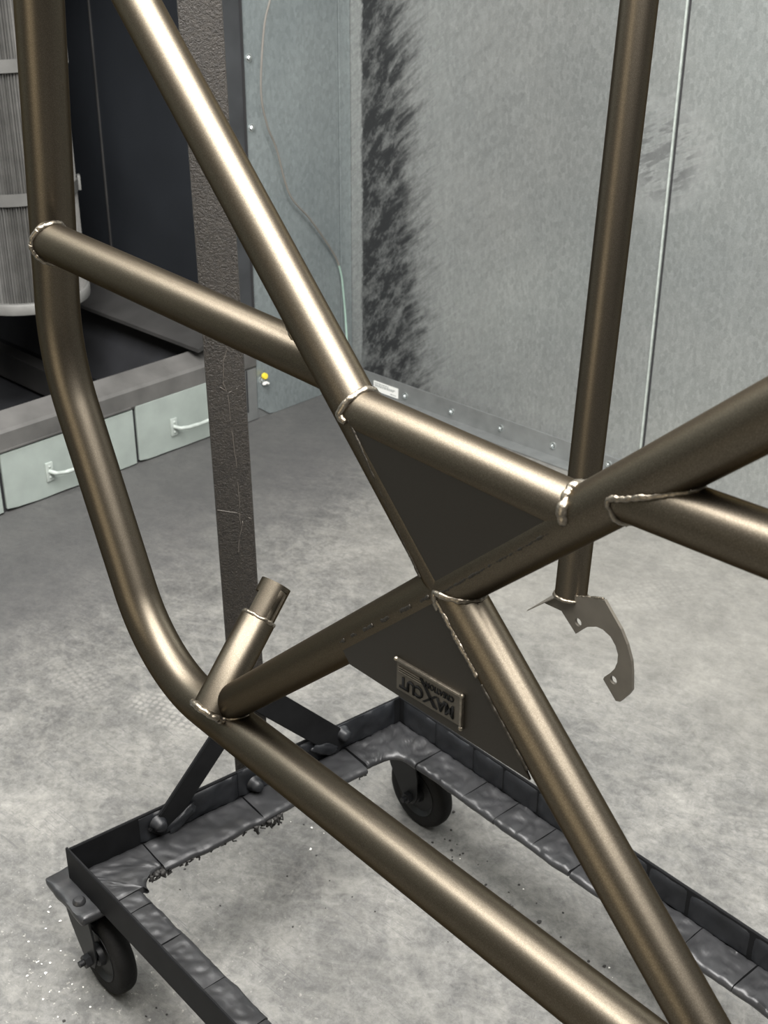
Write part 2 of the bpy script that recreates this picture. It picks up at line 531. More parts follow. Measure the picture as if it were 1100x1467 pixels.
def hexbolt(bm, loc, axis, r=0.0065, h=0.005):
    M = align(axis, loc)
    add_lathe(bm, [(0, 0), (r * 1.55, 0), (r * 1.55, 0.0012), (r * 1.1, 0.0016)], 16, M)
    add_lathe(bm, [(r, 0.001), (r, h), (r * 0.8, h + 0.0012), (0, h + 0.0012)], 6, M)
    add_lathe(bm, [(r * 0.5, h), (r * 0.5, h + 0.004), (0, h + 0.005)], 10, M)

trim_1 = tag(empty('trim_1', (0, 0, 0)), kind='structure')
bm = bmesh.new()
add_box(bm, XL + 0.006, 2.4, YB - 0.004, YB, 0.001, 0.058, 0.001)
add_box(bm, XL + 0.006, 2.4, YB - 0.045, YB - 0.004, 0.001, 0.004)
obj('base_angle', bm, TRIMM, trim_1)
for k in range(16):
    bm = bmesh.new()
    hexbolt(bm, (-2.291 + 0.1725 * k, YB - 0.004, 0.024 + min(k, 4) * 0.003), (0, -1, 0), 0.0062)
    obj('bolt', bm, ZINC, trim_1, True, 30)

# sticker on the trim
st = empty('warning_sticker', (-2.365, YB - 0.0055, 0.022))
tag(st, 'small white printed sticker on the grey base trim in the corner', 'sticker')
box('backing', -0.048, 0.048, -0.0008, 0.0006, -0.014, 0.016, WHITE, st)
bm = bmesh.new()
for zz, w0, w1 in ((0.011, -0.043, 0.01), (0.006, -0.043, 0.038), (0.002, -0.043, 0.03), (-0.008, 0.018, 0.04)):
    xx = w0
    while xx < w1:
        ww = random.uniform(0.004, 0.010)
        add_box(bm, xx, min(xx + ww, w1), -0.0012, -0.0007, zz - 0.0012, zz + 0.0012)
        xx += ww + 0.002
obj('print', bm, INK, st)

# --- left wall: blue galvanised panel between filter recess and corner
wall_left = tag(box('wall_left', XL - 0.06, XL - 0.004, 2.144, YB + 0.05, 0, CEIL, TRIMM), kind='structure')
bm = bmesh.new()
add_box(bm, XL - 0.0035, XL, 2.1445, 2.4655, 0.030, CEIL)
obj('sheet', bm, SHEETL, wall_left)
bm = bmesh.new()
add_prism(bm, [Vector((XL - 0.003, 2.150, 0.03)), Vector((XL - 0.003, 2.185, 0.004)), Vector((XL - 0.003, 2.20, 0.001)), Vector((XL - 0.003, 2.4655, 0.001)), Vector((XL - 0.003, 2.4655, 0.03))], Vector((0.003, 0, 0)))
obj('sheet_foot', bm, SHEETL, wall_left)
box('corner_strip', XL - 0.003, XL + 0.003, 2.4675, YB - 0.001, 0.001, CEIL, SHEETL, wall_left, 0.001)
for z_ in (0.11, 0.279, 0.445, 0.612, 0.779, 0.945, 1.112, 1.28):
    bm = bmesh.new()
    hexbolt(bm, (XL, 2.162, z_), (1, 0, 0), 0.0065)
    obj('bolt', bm, ZINC, wall_left, True, 30)
# wall sections nearer the camera, out of frame
tag(box('wall_left_front', XL - 0.06, XL, -2.3, 0.93, 0, CEIL, SHEETL), kind='structure')
tag(box('trim_2', XL - 0.06, XL, 0.93, 2.144, 1.75, CEIL, SHEETL), kind='structure')

# unseen right wall and added front with wide doorway, kept dark for tube reflections
tag(box('wall_right', 2.40, 2.46, -2.3, YB + 0.06, 0, CEIL, DARKWALL), kind='structure')
wf = tag(empty('wall_front'), kind='structure')
box('front_panel', XL - 0.06, -1.45, -2.36, -2.30, 0, CEIL, DARKWALL, wf)
box('front_panel', 0.15, 2.46, -2.36, -2.30, 0, CEIL, DARKWALL, wf)
box('front_header', -1.45, 0.15, -2.36, -2.30, 2.15, CEIL, DARKWALL, wf)

# yellow tag clipped under the first bolt of the left panel
yt = empty('yellow_tag', (XL + 0.003, 2.164, 0.118))
tag(yt, 'small yellow tag with a white clip low on the left wall panel', 'tag')
bm = bmesh.new()
add_lathe(bm, [(0, -0.003), (0.008, -0.003), (0.0095, 0), (0.008, 0.006), (0, 0.007)], 14, align((1, 0, 0.2), (0.006, 0, 0.004)))
obj('tag_disc', bm, YELLOW, yt, True)
bm = bmesh.new()
add_blob(bm, (0.006, 0.002, -0.017), 0.006, (1, 1.5, 0.9), 0.4)
add_blob(bm, (0.006, 0.011, -0.020), 0.0045, (1, 1.2, 0.8), 0.4)
obj('clip', bm, WHITE, yt, True)

# --- filter recess in the left wall
RX = -3.55
rs = tag(box('wall_recess_side', RX, XL - 0.045, 2.054, 2.058, 0.0, 1.75, SIDEP), kind='structure')
box('side_panel', -2.992, XL - 0.045, 2.05, 2.054, 0.272, 1.75, SIDEP, rs)
box('side_panel', RX, -2.996, 2.05, 2.054, 0.272, 1.75, SIDEP, rs)
box('panel_joint', -2.997, -2.991, 2.046, 2.0505, 0.30, 1.75, LEDGE, rs, 0.001)
tag(box('wall_recess_back', RX - 0.02, RX, 0.93, 2.06, 0.0, 1.75, SIDEP), kind='structure')
tag(box('wall_recess_near', RX, XL - 0.06, 0.90, 0.93, 0.0, 1.75, SIDEP), kind='structure')
tag(box('ceiling_recess', RX, XL - 0.06, 0.93, 2.06, 1.501, 1.53, SIDEP), kind='structure')
jb = tag(box('trim_3', XL - 0.045, XL + 0.002, 2.058, 2.143, 0.235, 1.75, JAMB, None, 0.002), kind='structure')
box('jamb_edge', XL + 0.002, XL + 0.005, 2.137, 2.1432, 0.235, 1.75, DARKSEAM, jb)
pf = tag(box('floor_recess', RX, XL - 0.06, 0.93, 2.05, 0.001, 0.008, PIT), kind='structure')
# shelf along the far side, hopper faces and cross beams
bm = bmesh.new()
add_prism(bm, [Vector((RX, 2.052, 0.278)), Vector((RX, 1.955, 0.250)), Vector((RX, 1.955, 0.240)), Vector((RX, 2.052, 0.262))], Vector((-(RX - XL) - 0.004, 0, 0)))
obj('shelf', bm, LEDGE, rs)
bm = bmesh.new()
add_prism(bm, [Vector((RX, 2.040, 0.24)), Vector((RX, 1.92, 0.06)), Vector((RX, 1.92, 0.01)), Vector((RX, 2.05, 0.01))], Vector((-(RX - XL) - 0.06, 0, 0)))
obj('hopper_face', bm, PIT, rs)
box('cross_beam', RX, XL - 0.06, 1.80, 1.845, 0.02, 0.10, LEDGE, pf, 0.003)
box('cross_beam', RX, XL - 0.06, 1.40, 1.445, 0.02, 0.12, PIT, pf, 0.003)

# ------------------------------------------------------------------ base unit with two drawers
unit = empty('filter_base_unit', (XL, 1.55, 0))
tag(unit, 'low grey steel base with pale green drawers below the dark filter recess', 'cabinet')
UY = lambda y: y - 1.55
bm = bmesh.new()
add_box(bm, -0.055, -0.006, UY(0.93), UY(2.142), 0.0, 0.150)
obj('body', bm, DARKSEAM, unit)
bm = bmesh.new()
prof = [(-0.055, 0.150), (-0.001, 0.150), (0.004, 0.158), (0.004, 0.200), (-0.002, 0.207), (-0.058, 0.228), (-0.062, 0.224)]
add_prism(bm, [Vector((x_, UY(0.93), z_)) for x_, z_ in prof], Vector((0, 1.212, 0)))
obj('sill', bm, SILLM, unit)
box('sill_lip', 0.003, 0.007, UY(0.93), UY(1.725), 0.156, 0.160, SILLM, unit)
# end post right of the drawers with a slot
box('end_post', -0.005, 0.002, UY(2.090), UY(2.142), 0.002, 0.150, TRIMM, unit, 0.001)
box('end_post_slot', 0.0015, 0.003, UY(2.104), UY(2.109), 0.03, 0.150, DARKSEAM, unit)

def drawer(y0, y1, hy0, hy1, z1):
    bm = bmesh.new()
    n = 14
    pts = []
    for k in range(n + 1):      # slightly ragged foot
        y = y0 + (y1 - y0) * k / n
        pts.append(Vector((-0.004, UY(y), 0.004 + 0.010 * (k in (5, 6)) * 0 + 0.008 * max(0, noise.noise(Vector((y * 9, 3, 0)))) )))
    pts[0].z += 0.004
    top = [Vector((-0.004, UY(y1), z1)), Vector((-0.004, UY(y0), z1))]
    add_prism(bm, pts + top, Vector((0.008, 0, 0)))
    bmesh.ops.bevel(bm, geom=[e for e in bm.edges], offset=0.0012, segments=1, affect='EDGES')
    d = obj('drawer', bm, PALE, unit)
    bm = bmesh.new()
    for hy in (hy0, hy1):
        add_box(bm, 0.004, 0.009, UY(hy) - 0.010, UY(hy) + 0.010, 0.044, 0.092, 0.0015)
        for zz in (0.054, 0.082):
            add_blob(bm, (0.0095, UY(hy), zz), 0.0035, (0.6, 1, 1), 0.2)
    path = [(0.008, UY(hy0), 0.069), (0.026, UY(hy0) + 0.006, 0.068), (0.033, UY(hy0) + 0.030, 0.066), (0.034, UY((hy0 + hy1) / 2), 0.065),
            (0.033, UY(hy1) - 0.030, 0.066), (0.026, UY(hy1) - 0.006, 0.068), (0.008, UY(hy1), 0.069)]
    pp = fillet(path, [0.008, 0.02, 0.2, 0.02, 0.008], radians(12))
    add_sweep(bm, pp, [0.0052 + 0.0012 * noise.noise(p * 120) for p in pp], 12)
    obj('handle', bm, HANDLEM, d, True)
    return d
drawer(1.356, 1.7315, 1.477, 1.615, 0.150)
drawer(1.741, 2.086, 1.852, 1.985, 0.157)
drawer(0.985, 1.346, 1.095, 1.235, 0.150)

# ------------------------------------------------------------------ pleated cartridge filter
FC = Vector((-2.939, 1.733, 0.345))
fil = empty('cartridge_filter', FC)
tag(fil, 'tall grey pleated cartridge filter hanging in the dark recess', 'filter')
FH, FR = 1.155, 0.158
bm = bmesh.new()
NP = 150
prng = random.Random(3)
lo, hi = [], []
for k in range(NP * 2):
    a = 2 * pi * k / (NP * 2) + prng.uniform(-0.008, 0.008)
    r = FR + (0.0 - prng.uniform(0, 0.002) if k % 2 else -0.014 - prng.uniform(0, 0.004))
    r1 = r + prng.uniform(-0.001, 0.001)
    lo.append(bm.verts.new((r * cos(a), r * sin(a), 0.028)))
    hi.append(bm.verts.new((r1 * cos(a + 0.006), r1 * sin(a + 0.006), FH - 0.03)))
for k in range(NP * 2):
    k2 = (k + 1) % (NP * 2)
    bm.faces.new((lo[k], lo[k2], hi[k2], hi[k]))
obj('pleats', bm, PLEAT, fil)
bm = bmesh.new()
add_lathe(bm, [(0, 0.004), (0.150, 0.004), (0.158, 0), (0.1645, 0.003), (0.1655, 0.008), (0.1655, 0.026), (0.163, 0.030), (0.15, 0.030)], 72)
obj('end_cap', bm, CAPM, fil, True)
bm = bmesh.new()
add_lathe(bm, [(0, FH), (0.165, FH), (0.165, FH - 0.032), (0.15, FH - 0.032)], 72)
obj('end_cap', bm, CAPM, fil, True)
for zb in (0.291, 0.601, 0.91):
    bm = bmesh.new()
    add_lathe(bm, [(0.1595, zb - 0.015), (0.1615, zb - 0.015), (0.1615, zb + 0.015), (0.1595, zb + 0.015)], 72, closed=True)
    sp_ = obj('strap', bm, STRAPM, fil, True)
    bm = bmesh.new()
    a = atan2(0.836, 0.548) + 0.05
    add_box(bm, 0.160, 0.168, -0.012, 0.012, zb - 0.019, zb + 0.019, 0.003, Matrix.Rotation(a, 4, 'Z'))
    obj('clip', bm, CAPM, sp_, True)

# ------------------------------------------------------------------ loose cable
cab = empty('loose_cable', (XL, 2.3, 0.5))
tag(cab, 'thin grey cable hanging loosely down the blue-grey panel into the corner', 'cable')
cp = [(0.015, 2.2485, 1.2509), (0.022, 2.2263, 1.1026), (0.03, 2.1895, 1.0166), (0.034, 2.1682, 0.8742), (0.03, 2.1875, 0.7874), (0.026, 2.2197, 0.7231), (0.022, 2.264, 0.6001), (0.02, 2.3372, 0.5211), (0.014, 2.4264, 0.4106), (0.016, 2.4523, 0.3517), (0.02, 2.4582, 0.2909), (0.03, 2.4563, 0.2144), (0.052, 2.4384, 0.1465), (0.07, 2.4147, 0.0585)]
def smooth_path(cp, sub=8):
    P = [Vector(p) for p in cp]
    out = []
    for i in range(len(P) - 1):
        p0, p1, p2, p3 = P[max(i - 1, 0)], P[i], P[i + 1], P[min(i + 2, len(P) - 1)]
        for k in range(sub):
            t_ = k / sub
            out.append(0.5 * ((2 * p1) + (p2 - p0) * t_ + (2 * p0 - 5 * p1 + 4 * p2 - p3) * t_ * t_ + (3 * p1 - p0 - 3 * p2 + p3) * t_ ** 3))
    return out + [P[-1]]
sp_pts = [Vector((p.x, p.y - 2.3, p.z - 0.5)) for p in smooth_path(cp)]
kk = int(len(sp_pts) * 0.66)
bm = bmesh.new(); add_sweep(bm, sp_pts[:kk + 1], 0.0026, 8); obj('grey_jacket', bm, CABLEM, cab, True)
bm = bmesh.new(); add_sweep(bm, sp_pts[kk:], 0.0029, 8); obj('green_jacket', bm, CABLEG, cab, True)

# ================================================================== BRONZE TUBULAR FRAME
TH = radians(-7.5)
T_ = Vector((cos(TH), sin(TH), 0))
N_ = Vector((-sin(TH), cos(TH), 0))
Z_ = Vector((0, 0, 1))
def P(s, z, d=0.600):
    return T_ * s + N_ * d + Z_ * z
RA, RB = 0.0252, 0.0199
fr = empty('tubular_frame', P(-0.7, 0.0))
tag(fr, 'bronze powder-coated tubular steel frame with welded gussets held above the black cart', 'steel frame')
FO = fr.location.copy()
def F(s, z, d=0.600):
    return P(s, z, d) - FO

A_path = [F(-1.262, 1.50), F(-1.336, 0.876), F(-1.157, 0.5315), F(0.31, 0.6175)]
A_pts = fillet(A_path, [0.21, 0.155], radians(3))
tube('main_tube', A_pts, RA, BRONZE, fr, 48)
tube('diagonal_tube', [F(-1.272, 1.4427), F(-0.6526, 0.8807)], RB, BRONZE, fr)
tube('diagonal_tube', [F(-0.651, 0.8815), F(-0.302, 0.581)], RB, BRONZE, fr)
tube('cross_tube', [F(-1.0391, 0.5377), F(-0.02, 1.4422)], RB, BRONZE, fr)
tube('gusset_tube', [F(-0.7701, 0.9902), F(-0.5215, 0.9961)], RB * 0.985, BRONZE, fr)
tube('side_tube', [F(-0.4873, 1.0273), F(0.31, 1.081)], RB, BRONZE, fr)
b1a, b1b = Vector((-1.182, 0.730, 1.030)) - FO, Vector((-0.7451, 0.7255, 1.0026)) - FO
tube('brace_tube', [b1a, b1b], 0.0208, BRONZE, fr)
tube('end_tube', [F(0.30, 0.60), F(0.30, 1.10)], RB, BRONZE, fr)
R0, R1 = Vector((-0.8555, 1.3235, 1.50)) - FO, Vector((-0.826, 1.231, 0.527)) - FO
R0 = R1 + (Vector((-0.849, 1.303, 1.249)) - FO - R1) * 1.36
rear = tube('rear_upright', [R0, R1], 0.0214, BRONZE, fr)
tube('roof_tube', [F(-1.262, 1.495), R0], RB, BRONZE, fr)

# welds: rows of overlapping beads where branch tube meets main tube
def weld(bp, bd, br, mp, md, mr, a0=0, a1=360, bead=0.0034, pitch=0.0045, ext=0.0, name='weld_bead', toward=1):
    bd = bd.normalized(); md = md.normalized()
    u_, w_ = frame_at(bd)
    pts = []
    steps = max(8, int(abs(a1 - a0) / 3))
    for k in range(steps + 1):
        a = radians(a0 + (a1 - a0) * k / steps)
        o_ = bp + (u_ * cos(a) + w_ * sin(a)) * (br + ext)
        # ray o_ + bd*t against main cylinder
        q = o_ - mp
        q = q - md * q.dot(md)
        dd_ = bd - md * bd.dot(md)
        A2, B2, C2 = dd_.dot(dd_), 2 * q.dot(dd_), q.dot(q) - mr * mr
        disc = B2 * B2 - 4 * A2 * C2
        t_ = (-B2 + toward * sqrt(max(disc, 0))) / (2 * A2)
        pts.append(o_ + bd * t_)
    return pts

def run_of(pts, pred):
    """longest unbroken run of points that satisfy pred, going round the loop"""
    pts = pts[:-1]
    n = len(pts)
    ok = [pred(p) for p in pts]
    if all(ok):
        return pts + pts[:1]
    st = [i for i in range(n) if ok[i] and not ok[i - 1]]
    best = []
    for i in st:
        r_ = []
        k = i
        while ok[k % n]:
            r_.append(pts[k % n]); k += 1
        if len(r_) > len(best):
            best = r_
    return best

def beads(pts, name='weld_bead', bead=0.0034, pitch=0.0050, mat=WELD, parent=None, flat=1.0):
    bm = bmesh.new()
    acc = 0.0
    i = 0
    seg = []
    for a, b_ in zip(pts, pts[1:]):
        d_ = (b_ - a).length
        while acc <= d_ and d_ > 0:
            seg.append(a.lerp(b_, acc / d_))
            acc += pitch
        acc -= d_
    # a continuous rippled bead
    fine = []
    for a, b_ in zip(seg, seg[1:]):
        fine += [a.lerp(b_, k / 3) for k in range(3)]
    fine.append(seg[-1])
    rad = [bead * (0.80 + 0.22 * abs(sin(k * pi / 3 + 0.5)) + 0.30 * noise.noise(p * 160)) for k, p in enumerate(fine)]
    fine = [p + noise.noise_vector(p * 210) * bead * 0.35 for p in fine]
    add_sweep(bm, fine, rad, 8)
    return obj(name, bm, mat, parent or fr, True, 180)

Cd = (F(-0.6526, 0.8807) - F(-1.272, 1.4427)).normalized()
Dd = (F(-0.02, 1.4422) - F(-1.0391, 0.5377)).normalized()
Tt = (F(-0.5215, 0.9961) - F(-0.7701, 0.9902)).normalized()
Fd = (F(0.31, 1.081) - F(-0.4873, 1.0273)).normalized()
Ad = (F(0.31, 0.6175) - F(-1.157, 0.5315)).normalized()
Au = (F(-1.336, 0.876) - F(-1.262, 1.50)).normalized()
cB = F(-0.6526, 0.8807)
# gusset tube to the diagonal (left) and to the cross tube (right)
beads(run_of(weld(F(-0.7701, 0.9902), Tt, RB, cB, Cd, RB, toward=1), lambda p: p.z > 0.9865))
beads(run_of(weld(F(-0.5215, 0.9961), -Tt, RB, F(-1.0391, 0.5377), Dd, RB, toward=1), lambda p: p.z > 0.9945), bead=0.0042)
# lower diagonal to the cross tube
beads(weld(F(-0.60, 0.838), -(F(-0.302, 0.581) - F(-0.651, 0.8815)), RB, F(-1.0391, 0.5377), Dd, RB, toward=-1), bead=0.0028)
# side tube to the cross tube
beads(weld(F(-0.40, 1.0332), -Fd, RB, F(-1.0391, 0.5377), Dd, RB, toward=-1), bead=0.0026)
# cross tube foot on the main tube
beads(weld(F(-0.95, 0.617), -Dd, RB, F(-1.0391, 0.5385), Ad, RA, toward=-1), bead=0.0024)
# brace to upright main tube and diagonal
bd_ = (b1b - b1a).normalized()
ring_u, ring_w = frame_at(bd_)
rp = []
for k in range(73):
    a = 2 * pi * k / 72
    rp.append(b1a + bd_ * (0.002 + 0.010 * sin(a) ** 2) + (ring_u * cos(a) + ring_w * sin(a)) * 0.0212)
beads(rp, bead=0.0034)
beads([F(a_, z_, 0.607) for a_, z_ in ((-0.8832, 1.0353), (-0.8766, 1.0257), (-0.8669, 1.0157), (-0.8553, 1.005), (-0.8457, 0.9944))], bead=0.0026)

# gusset plates on the camera-side tangent plane of the tubes
def plate(name, sz, d0, th, mat, parent, bev=0.0008):
    bm = bmesh.new()
    add_prism(bm, [F(s, z, d0) for s, z in sz], N_ * th)
    if bev:
        bmesh.ops.bevel(bm, geom=list(bm.edges), offset=bev, segments=1, affect='EDGES')
    return obj(name, bm, mat, parent)
DP = 0.5815
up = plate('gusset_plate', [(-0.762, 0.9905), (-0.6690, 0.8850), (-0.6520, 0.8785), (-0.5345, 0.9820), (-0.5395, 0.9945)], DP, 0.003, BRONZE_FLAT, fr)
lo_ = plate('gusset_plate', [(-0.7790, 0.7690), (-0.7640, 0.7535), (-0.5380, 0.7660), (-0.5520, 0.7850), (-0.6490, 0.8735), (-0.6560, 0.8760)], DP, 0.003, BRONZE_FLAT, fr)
beads([F(-0.762, 0.9905, DP), F(-0.669, 0.885, DP)], bead=0.0016, pitch=0.0035, mat=BRONZE_FLAT)
beads([F(-0.650, 0.879, DP), F(-0.535, 0.983, DP)], bead=0.0016, pitch=0.0035, mat=BRONZE_FLAT)
# stitched weld of lower plate
for a0, a1 in ((0.02, 0.10), (0.16, 0.24), (0.30, 0.42), (0.50, 0.60), (0.70, 0.82), (0.9, 1.0)):
    pa, pb = F(-0.779, 0.769, DP), F(-0.656, 0.876, DP)
    beads([pa.lerp(pb, a0), pa.lerp(pb, a1)], bead=0.0022, pitch=0.0035, mat=BRONZE_FLAT)
pa, pb = F(-0.650, 0.8745, DP), F(-0.540, 0.7745, DP)
beads([pa, pa.lerp(pb, 0.48)], bead=0.0026, pitch=0.0040)
beads([pa.lerp(pb, 0.5), pb], bead=0.0017, pitch=0.0035, mat=BRONZE_FLAT)

# nameplate (upside down, as the frame stands)
def text_mesh(txt, size, depth, bold=0.0):
    cu = bpy.data.curves.new('t', 'FONT')
    cu.body = txt
    cu.size = size
    cu.extrude = depth
    cu.offset = bold
    cu.resolution_u = 3
    o_ = bpy.data.objects.new('t', cu)
    COL.objects.link(o_)
    dg = bpy.context.evaluated_depsgraph_get()
    me = bpy.data.meshes.new_from_object(o_.evaluated_get(dg))
    bpy.data.objects.remove(o_)
    bpy.data.curves.remove(cu)
    return me

NPW, NPH = 0.0800, 0.0300
# upright reading frame: u -> -T_, v -> -Z_, outwards -> -N_ ; origin = image right/bottom corner of plate
ORG = F(-0.6168, 0.7725, DP)
skew = (F(-0.6968, 0.7660, DP) - ORG)
U_ = skew.normalized()
V_ = (F(-0.6168, 0.8025, DP) - ORG).normalized()
def NPm(lift):
    # text frame: origin at upper-left as read; x = U_, y = -V_ direction (down image = up text)
    x, y, z = U_, -V_, -N_
    o_ = ORG + V_ * 0.0 - N_ * lift
    return Matrix(((x.x, y.x, z.x, o_.x), (x.y, y.y, z.y, o_.y), (x.z, y.z, z.z, o_.z), (0, 0, 0, 1)))
# here local y runs from 0 (top as read) to -NPH
bm = bmesh.new()
add_box(bm, 0, NPW, -NPH, 0, 0, 0.0012, 0, NPm(0.0))
npl = obj('nameplate', bm, simple('bronze_nameplate', (0.105, 0.094, 0.078), 0.42, 0.9, 0.1), lo_)
bm = bmesh.new()
Mr = NPm(0.0)
add_box(bm, -0.001, NPW, -NPH - 0.0012, -NPH + 0.0008, 0, 0.0030, 0.0004, Mr)      # rim under the words as read (top edge in view)
add_box(bm, -0.0032, -0.0006, -NPH - 0.001, 0.001, 0, 0.0030, 0.0004, Mr)
for q in ((-0.002, -NPH - 0.0005), (-0.002, 0.0008), (NPW, -NPH)):
    add_blob(bm, Mr @ Vector((q[0], q[1], 0.0018)), 0.0022, (1, 1, 1), 0.2, 2)
obj('rim', bm, WELD, npl, True, 40)
def put_text(name, txt, x0, x1, y0, y1, bold):
    me = text_mesh(txt, 1.0, 0.0, bold)
    xs = [v_.co.x for v_ in me.vertices]; ys = [v_.co.y for v_ in me.vertices]
    ax, bx, ay, by = min(xs), max(xs), min(ys), max(ys)
    bm = bmesh.new()
    bm.from_mesh(me)
    bpy.data.meshes.remove(me)
    Mx = NPm(0.0013)
    for v_ in bm.verts:
        v_.co = Mx @ Vector((x0 + (v_.co.x - ax) / (bx - ax) * (x1 - x0), y0 + (v_.co.y - ay) / (by - ay) * (y1 - y0), 0))
    r_ = bmesh.ops.extrude_face_region(bm, geom=list(bm.faces))
    for e_ in r_['geom']:
        if isinstance(e_, bmesh.types.BMVert):
            e_.co += -N_ * 0.0006
    return obj(name, bm, DARKCUT, npl)
put_text('lettering', 'MA', 0.0075, 0.0290, -0.0150, -0.0030, 0.035)
put_text('lettering', 'CUT', 0.0455, 0.0760, -0.0150, -0.0030, 0.035)
put_text('lettering', 'CREATION', 0.0080, 0.0430, -0.0240, -0.0185, 0.02)
bm = bmesh.new()
Mx = NPm(0.0013)
def npoly(pts, h=0.0006):
    add_prism(bm, [Mx @ Vector((x_, y_, 0)) for x_, y_ in pts], -N_ * h)
npoly([(0.0275, -0.0030), (0.0325, -0.0030), (0.0500, -0.0245), (0.0468, -0.0245)])
npoly([(0.0430, -0.0030), (0.0462, -0.0030), (0.0310, -0.0150), (0.0275, -0.0150)])
obj('lettering', bm, DARKCUT, npl)
for k in range(3):
    bm = bmesh.new()
    y_ = -0.0190 - 0.0021 * k
    add_prism(bm, [Mx @ Vector(q) for q in ((0.0465 + 0.0015 * k, y_, 0), (0.0770, y_, 0), (0.0770, y_ - 0.0009, 0), (0.0472 + 0.0015 * k, y_ - 0.0009, 0))], -N_ * 0.0009)
    obj('pinstripe', bm, WELD, npl)

# socket stub with slotted inner sleeve, standing on the bend of the main tube
s0, s1, s2 = Vector((-1.0223, 0, 0.5702)), Vector((-0.9397, 0, 0.7105)), Vector((-0.8992, 0, 0.7648))
p0, p1 = F(-1.0115, 0.5640, 0.5790), F(-1.0310, 0.6418, 0.6590)
sd = (p1 - p0).normalized()
sock = tube('socket_stub', [p0, p1 - sd * 0.001, p1], [0.0203, 0.0203, 0.0196], BRONZE, fr)
SL = 0.0430
bm = bmesh.new()
# sleeve as an open walled tube with two cut-outs
SG, HN = 48, 16
ru, rw = frame_at(sd)
RO, RI = 0.0178, 0.0148
# angle towards the camera and rightwards in view
def keep(k, h):
    a = 360 * (k + 0.5) / SG
    f_ = (h + 0.5) / HN
    if f_ > 0.06 and f_ < 0.86 and abs((a - SLOT + 180) % 360 - 180) < 19: return False
    if f_ < 0.60 and abs((a - NOTCH + 180) % 360 - 180) < 38: return False
    return True
viewdir = (Vector((0, 0, 1.4)) - (p1 + FO)).normalized()
vd = (viewdir - sd * viewdir.dot(sd)).normalized()
a_view = math.degrees(atan2(vd.dot(rw), vd.dot(ru)))
sgn = -1 if (sd.cross(vd)).dot(Vector((0.727, 0.687, 0))) > 0 else 1
SLOT = a_view + sgn * 42
NOTCH = a_view - sgn * 92
vo_ = [[bm.verts.new(p1 + sd * (SL * h / HN) + (ru * cos(2 * pi * k / SG) + rw * sin(2 * pi * k / SG)) * RO) for k in range(SG)] for h in range(HN + 1)]
vi_ = [[bm.verts.new(p1 + sd * (SL * h / HN) + (ru * cos(2 * pi * k / SG) + rw * sin(2 * pi * k / SG)) * RI) for k in range(SG)] for h in range(HN + 1)]
for h in range(HN):
    for k in range(SG):
        if not keep(k, h):
            continue
        k2 = (k + 1) % SG
        bm.faces.new((vo_[h][k], vo_[h][k2], vo_[h + 1][k2], vo_[h + 1][k]))
        bm.faces.new((vi_[h][k], vi_[h + 1][k], vi_[h + 1][k2], vi_[h][k2]))
        if h == HN - 1:
            bm.faces.new((vo_[h + 1][k], vo_[h + 1][k2], vi_[h + 1][k2], vi_[h + 1][k]))
        elif not keep(k, h + 1):
            bm.faces.new((vo_[h + 1][k], vo_[h + 1][k2], vi_[h + 1][k2], vi_[h + 1][k]))
        if h > 0 and not keep(k, h - 1):
            bm.faces.new((vo_[h][k2], vo_[h][k], vi_[h][k], vi_[h][k2]))
        if not keep((k + 1) % SG, h):
            bm.faces.new((vo_[h][k2], vi_[h][k2], vi_[h + 1][k2], vo_[h + 1][k2]))
        if not keep((k - 1) % SG, h):
            bm.faces.new((vo_[h][k], vo_[h + 1][k], vi_[h + 1][k], vi_[h][k]))
obj('slotted_sleeve', bm, BRONZE, sock, True, 35)
rp = [p1 + (ru * cos(2 * pi * k / 72) + rw * sin(2 * pi * k / 72)) * 0.0187 for k in range(73)]
beads(rp, bead=0.0026, pitch=0.0045, parent=sock)
beads(weld(p1, -sd, 0.0203, F(-1.0391, 0.5385), Ad, RA, toward=-1), bead=0.0040, pitch=0.0055, parent=sock)

# bracket at the foot of the rear upright
DB = 1.113
outl = [(-0.9942, 0.5207), (-0.9735, 0.5322), (-0.9528, 0.5403), (-0.9320, 0.5490), (-0.9128, 0.5549), (-0.8986, 0.5417), (-0.8823, 0.5269), (-0.87, 0.5102), (-0.8605, 0.4902), (-0.8573, 0.4746),
        (-0.8544, 0.4489), (-0.8600, 0.4380), (-0.8711, 0.4221), (-0.8784, 0.4195), (-0.9024, 0.4402), (-0.9007, 0.4451), (-0.8919, 0.4556), (-0.8854, 0.4658), (-0.8823, 0.4771), (-0.8825, 0.4887),
        (-0.8879, 0.4994), (-0.8973, 0.5082), (-0.9107, 0.5122), (-0.9214, 0.5113), (-0.9361, 0.5038), (-0.9443, 0.496), (-0.9555, 0.4836), (-0.9824, 0.5042), (-0.9878, 0.5135)]
def plate_with_holes(name, outline, holes, d0, th, mat, parent):
    bm = bmesh.new()
    loops = [outline] + [[(hs + hr * cos(2 * pi * k / 20), hz + hr * sin(2 * pi * k / 20)) for k in range(20)] for hs, hz, hr in holes]
    edges = []
    for lp_ in loops:
        vs = [bm.verts.new(F(s, z, d0)) for s, z in lp_]
        for i in range(len(vs)):
            edges.append(bm.edges.new((vs[i], vs[(i + 1) % len(vs)])))
    bmesh.ops.triangle_fill(bm, use_beauty=True, use_dissolve=False, edges=edges)
    r_ = bmesh.ops.extrude_face_region(bm, geom=list(bm.faces))
    for e_ in r_['geom']:
        if isinstance(e_, bmesh.types.BMVert):
            e_.co += N_ * th
    return obj(name, bm, mat, parent)
brk = plate_with_holes('caliper_bracket', outl, [(-0.9532, 0.5024, 0.0058), (-0.8857, 0.4480, 0.0058)], DB - 0.012, 0.0045, TAB, fr)
bm = bmesh.new()
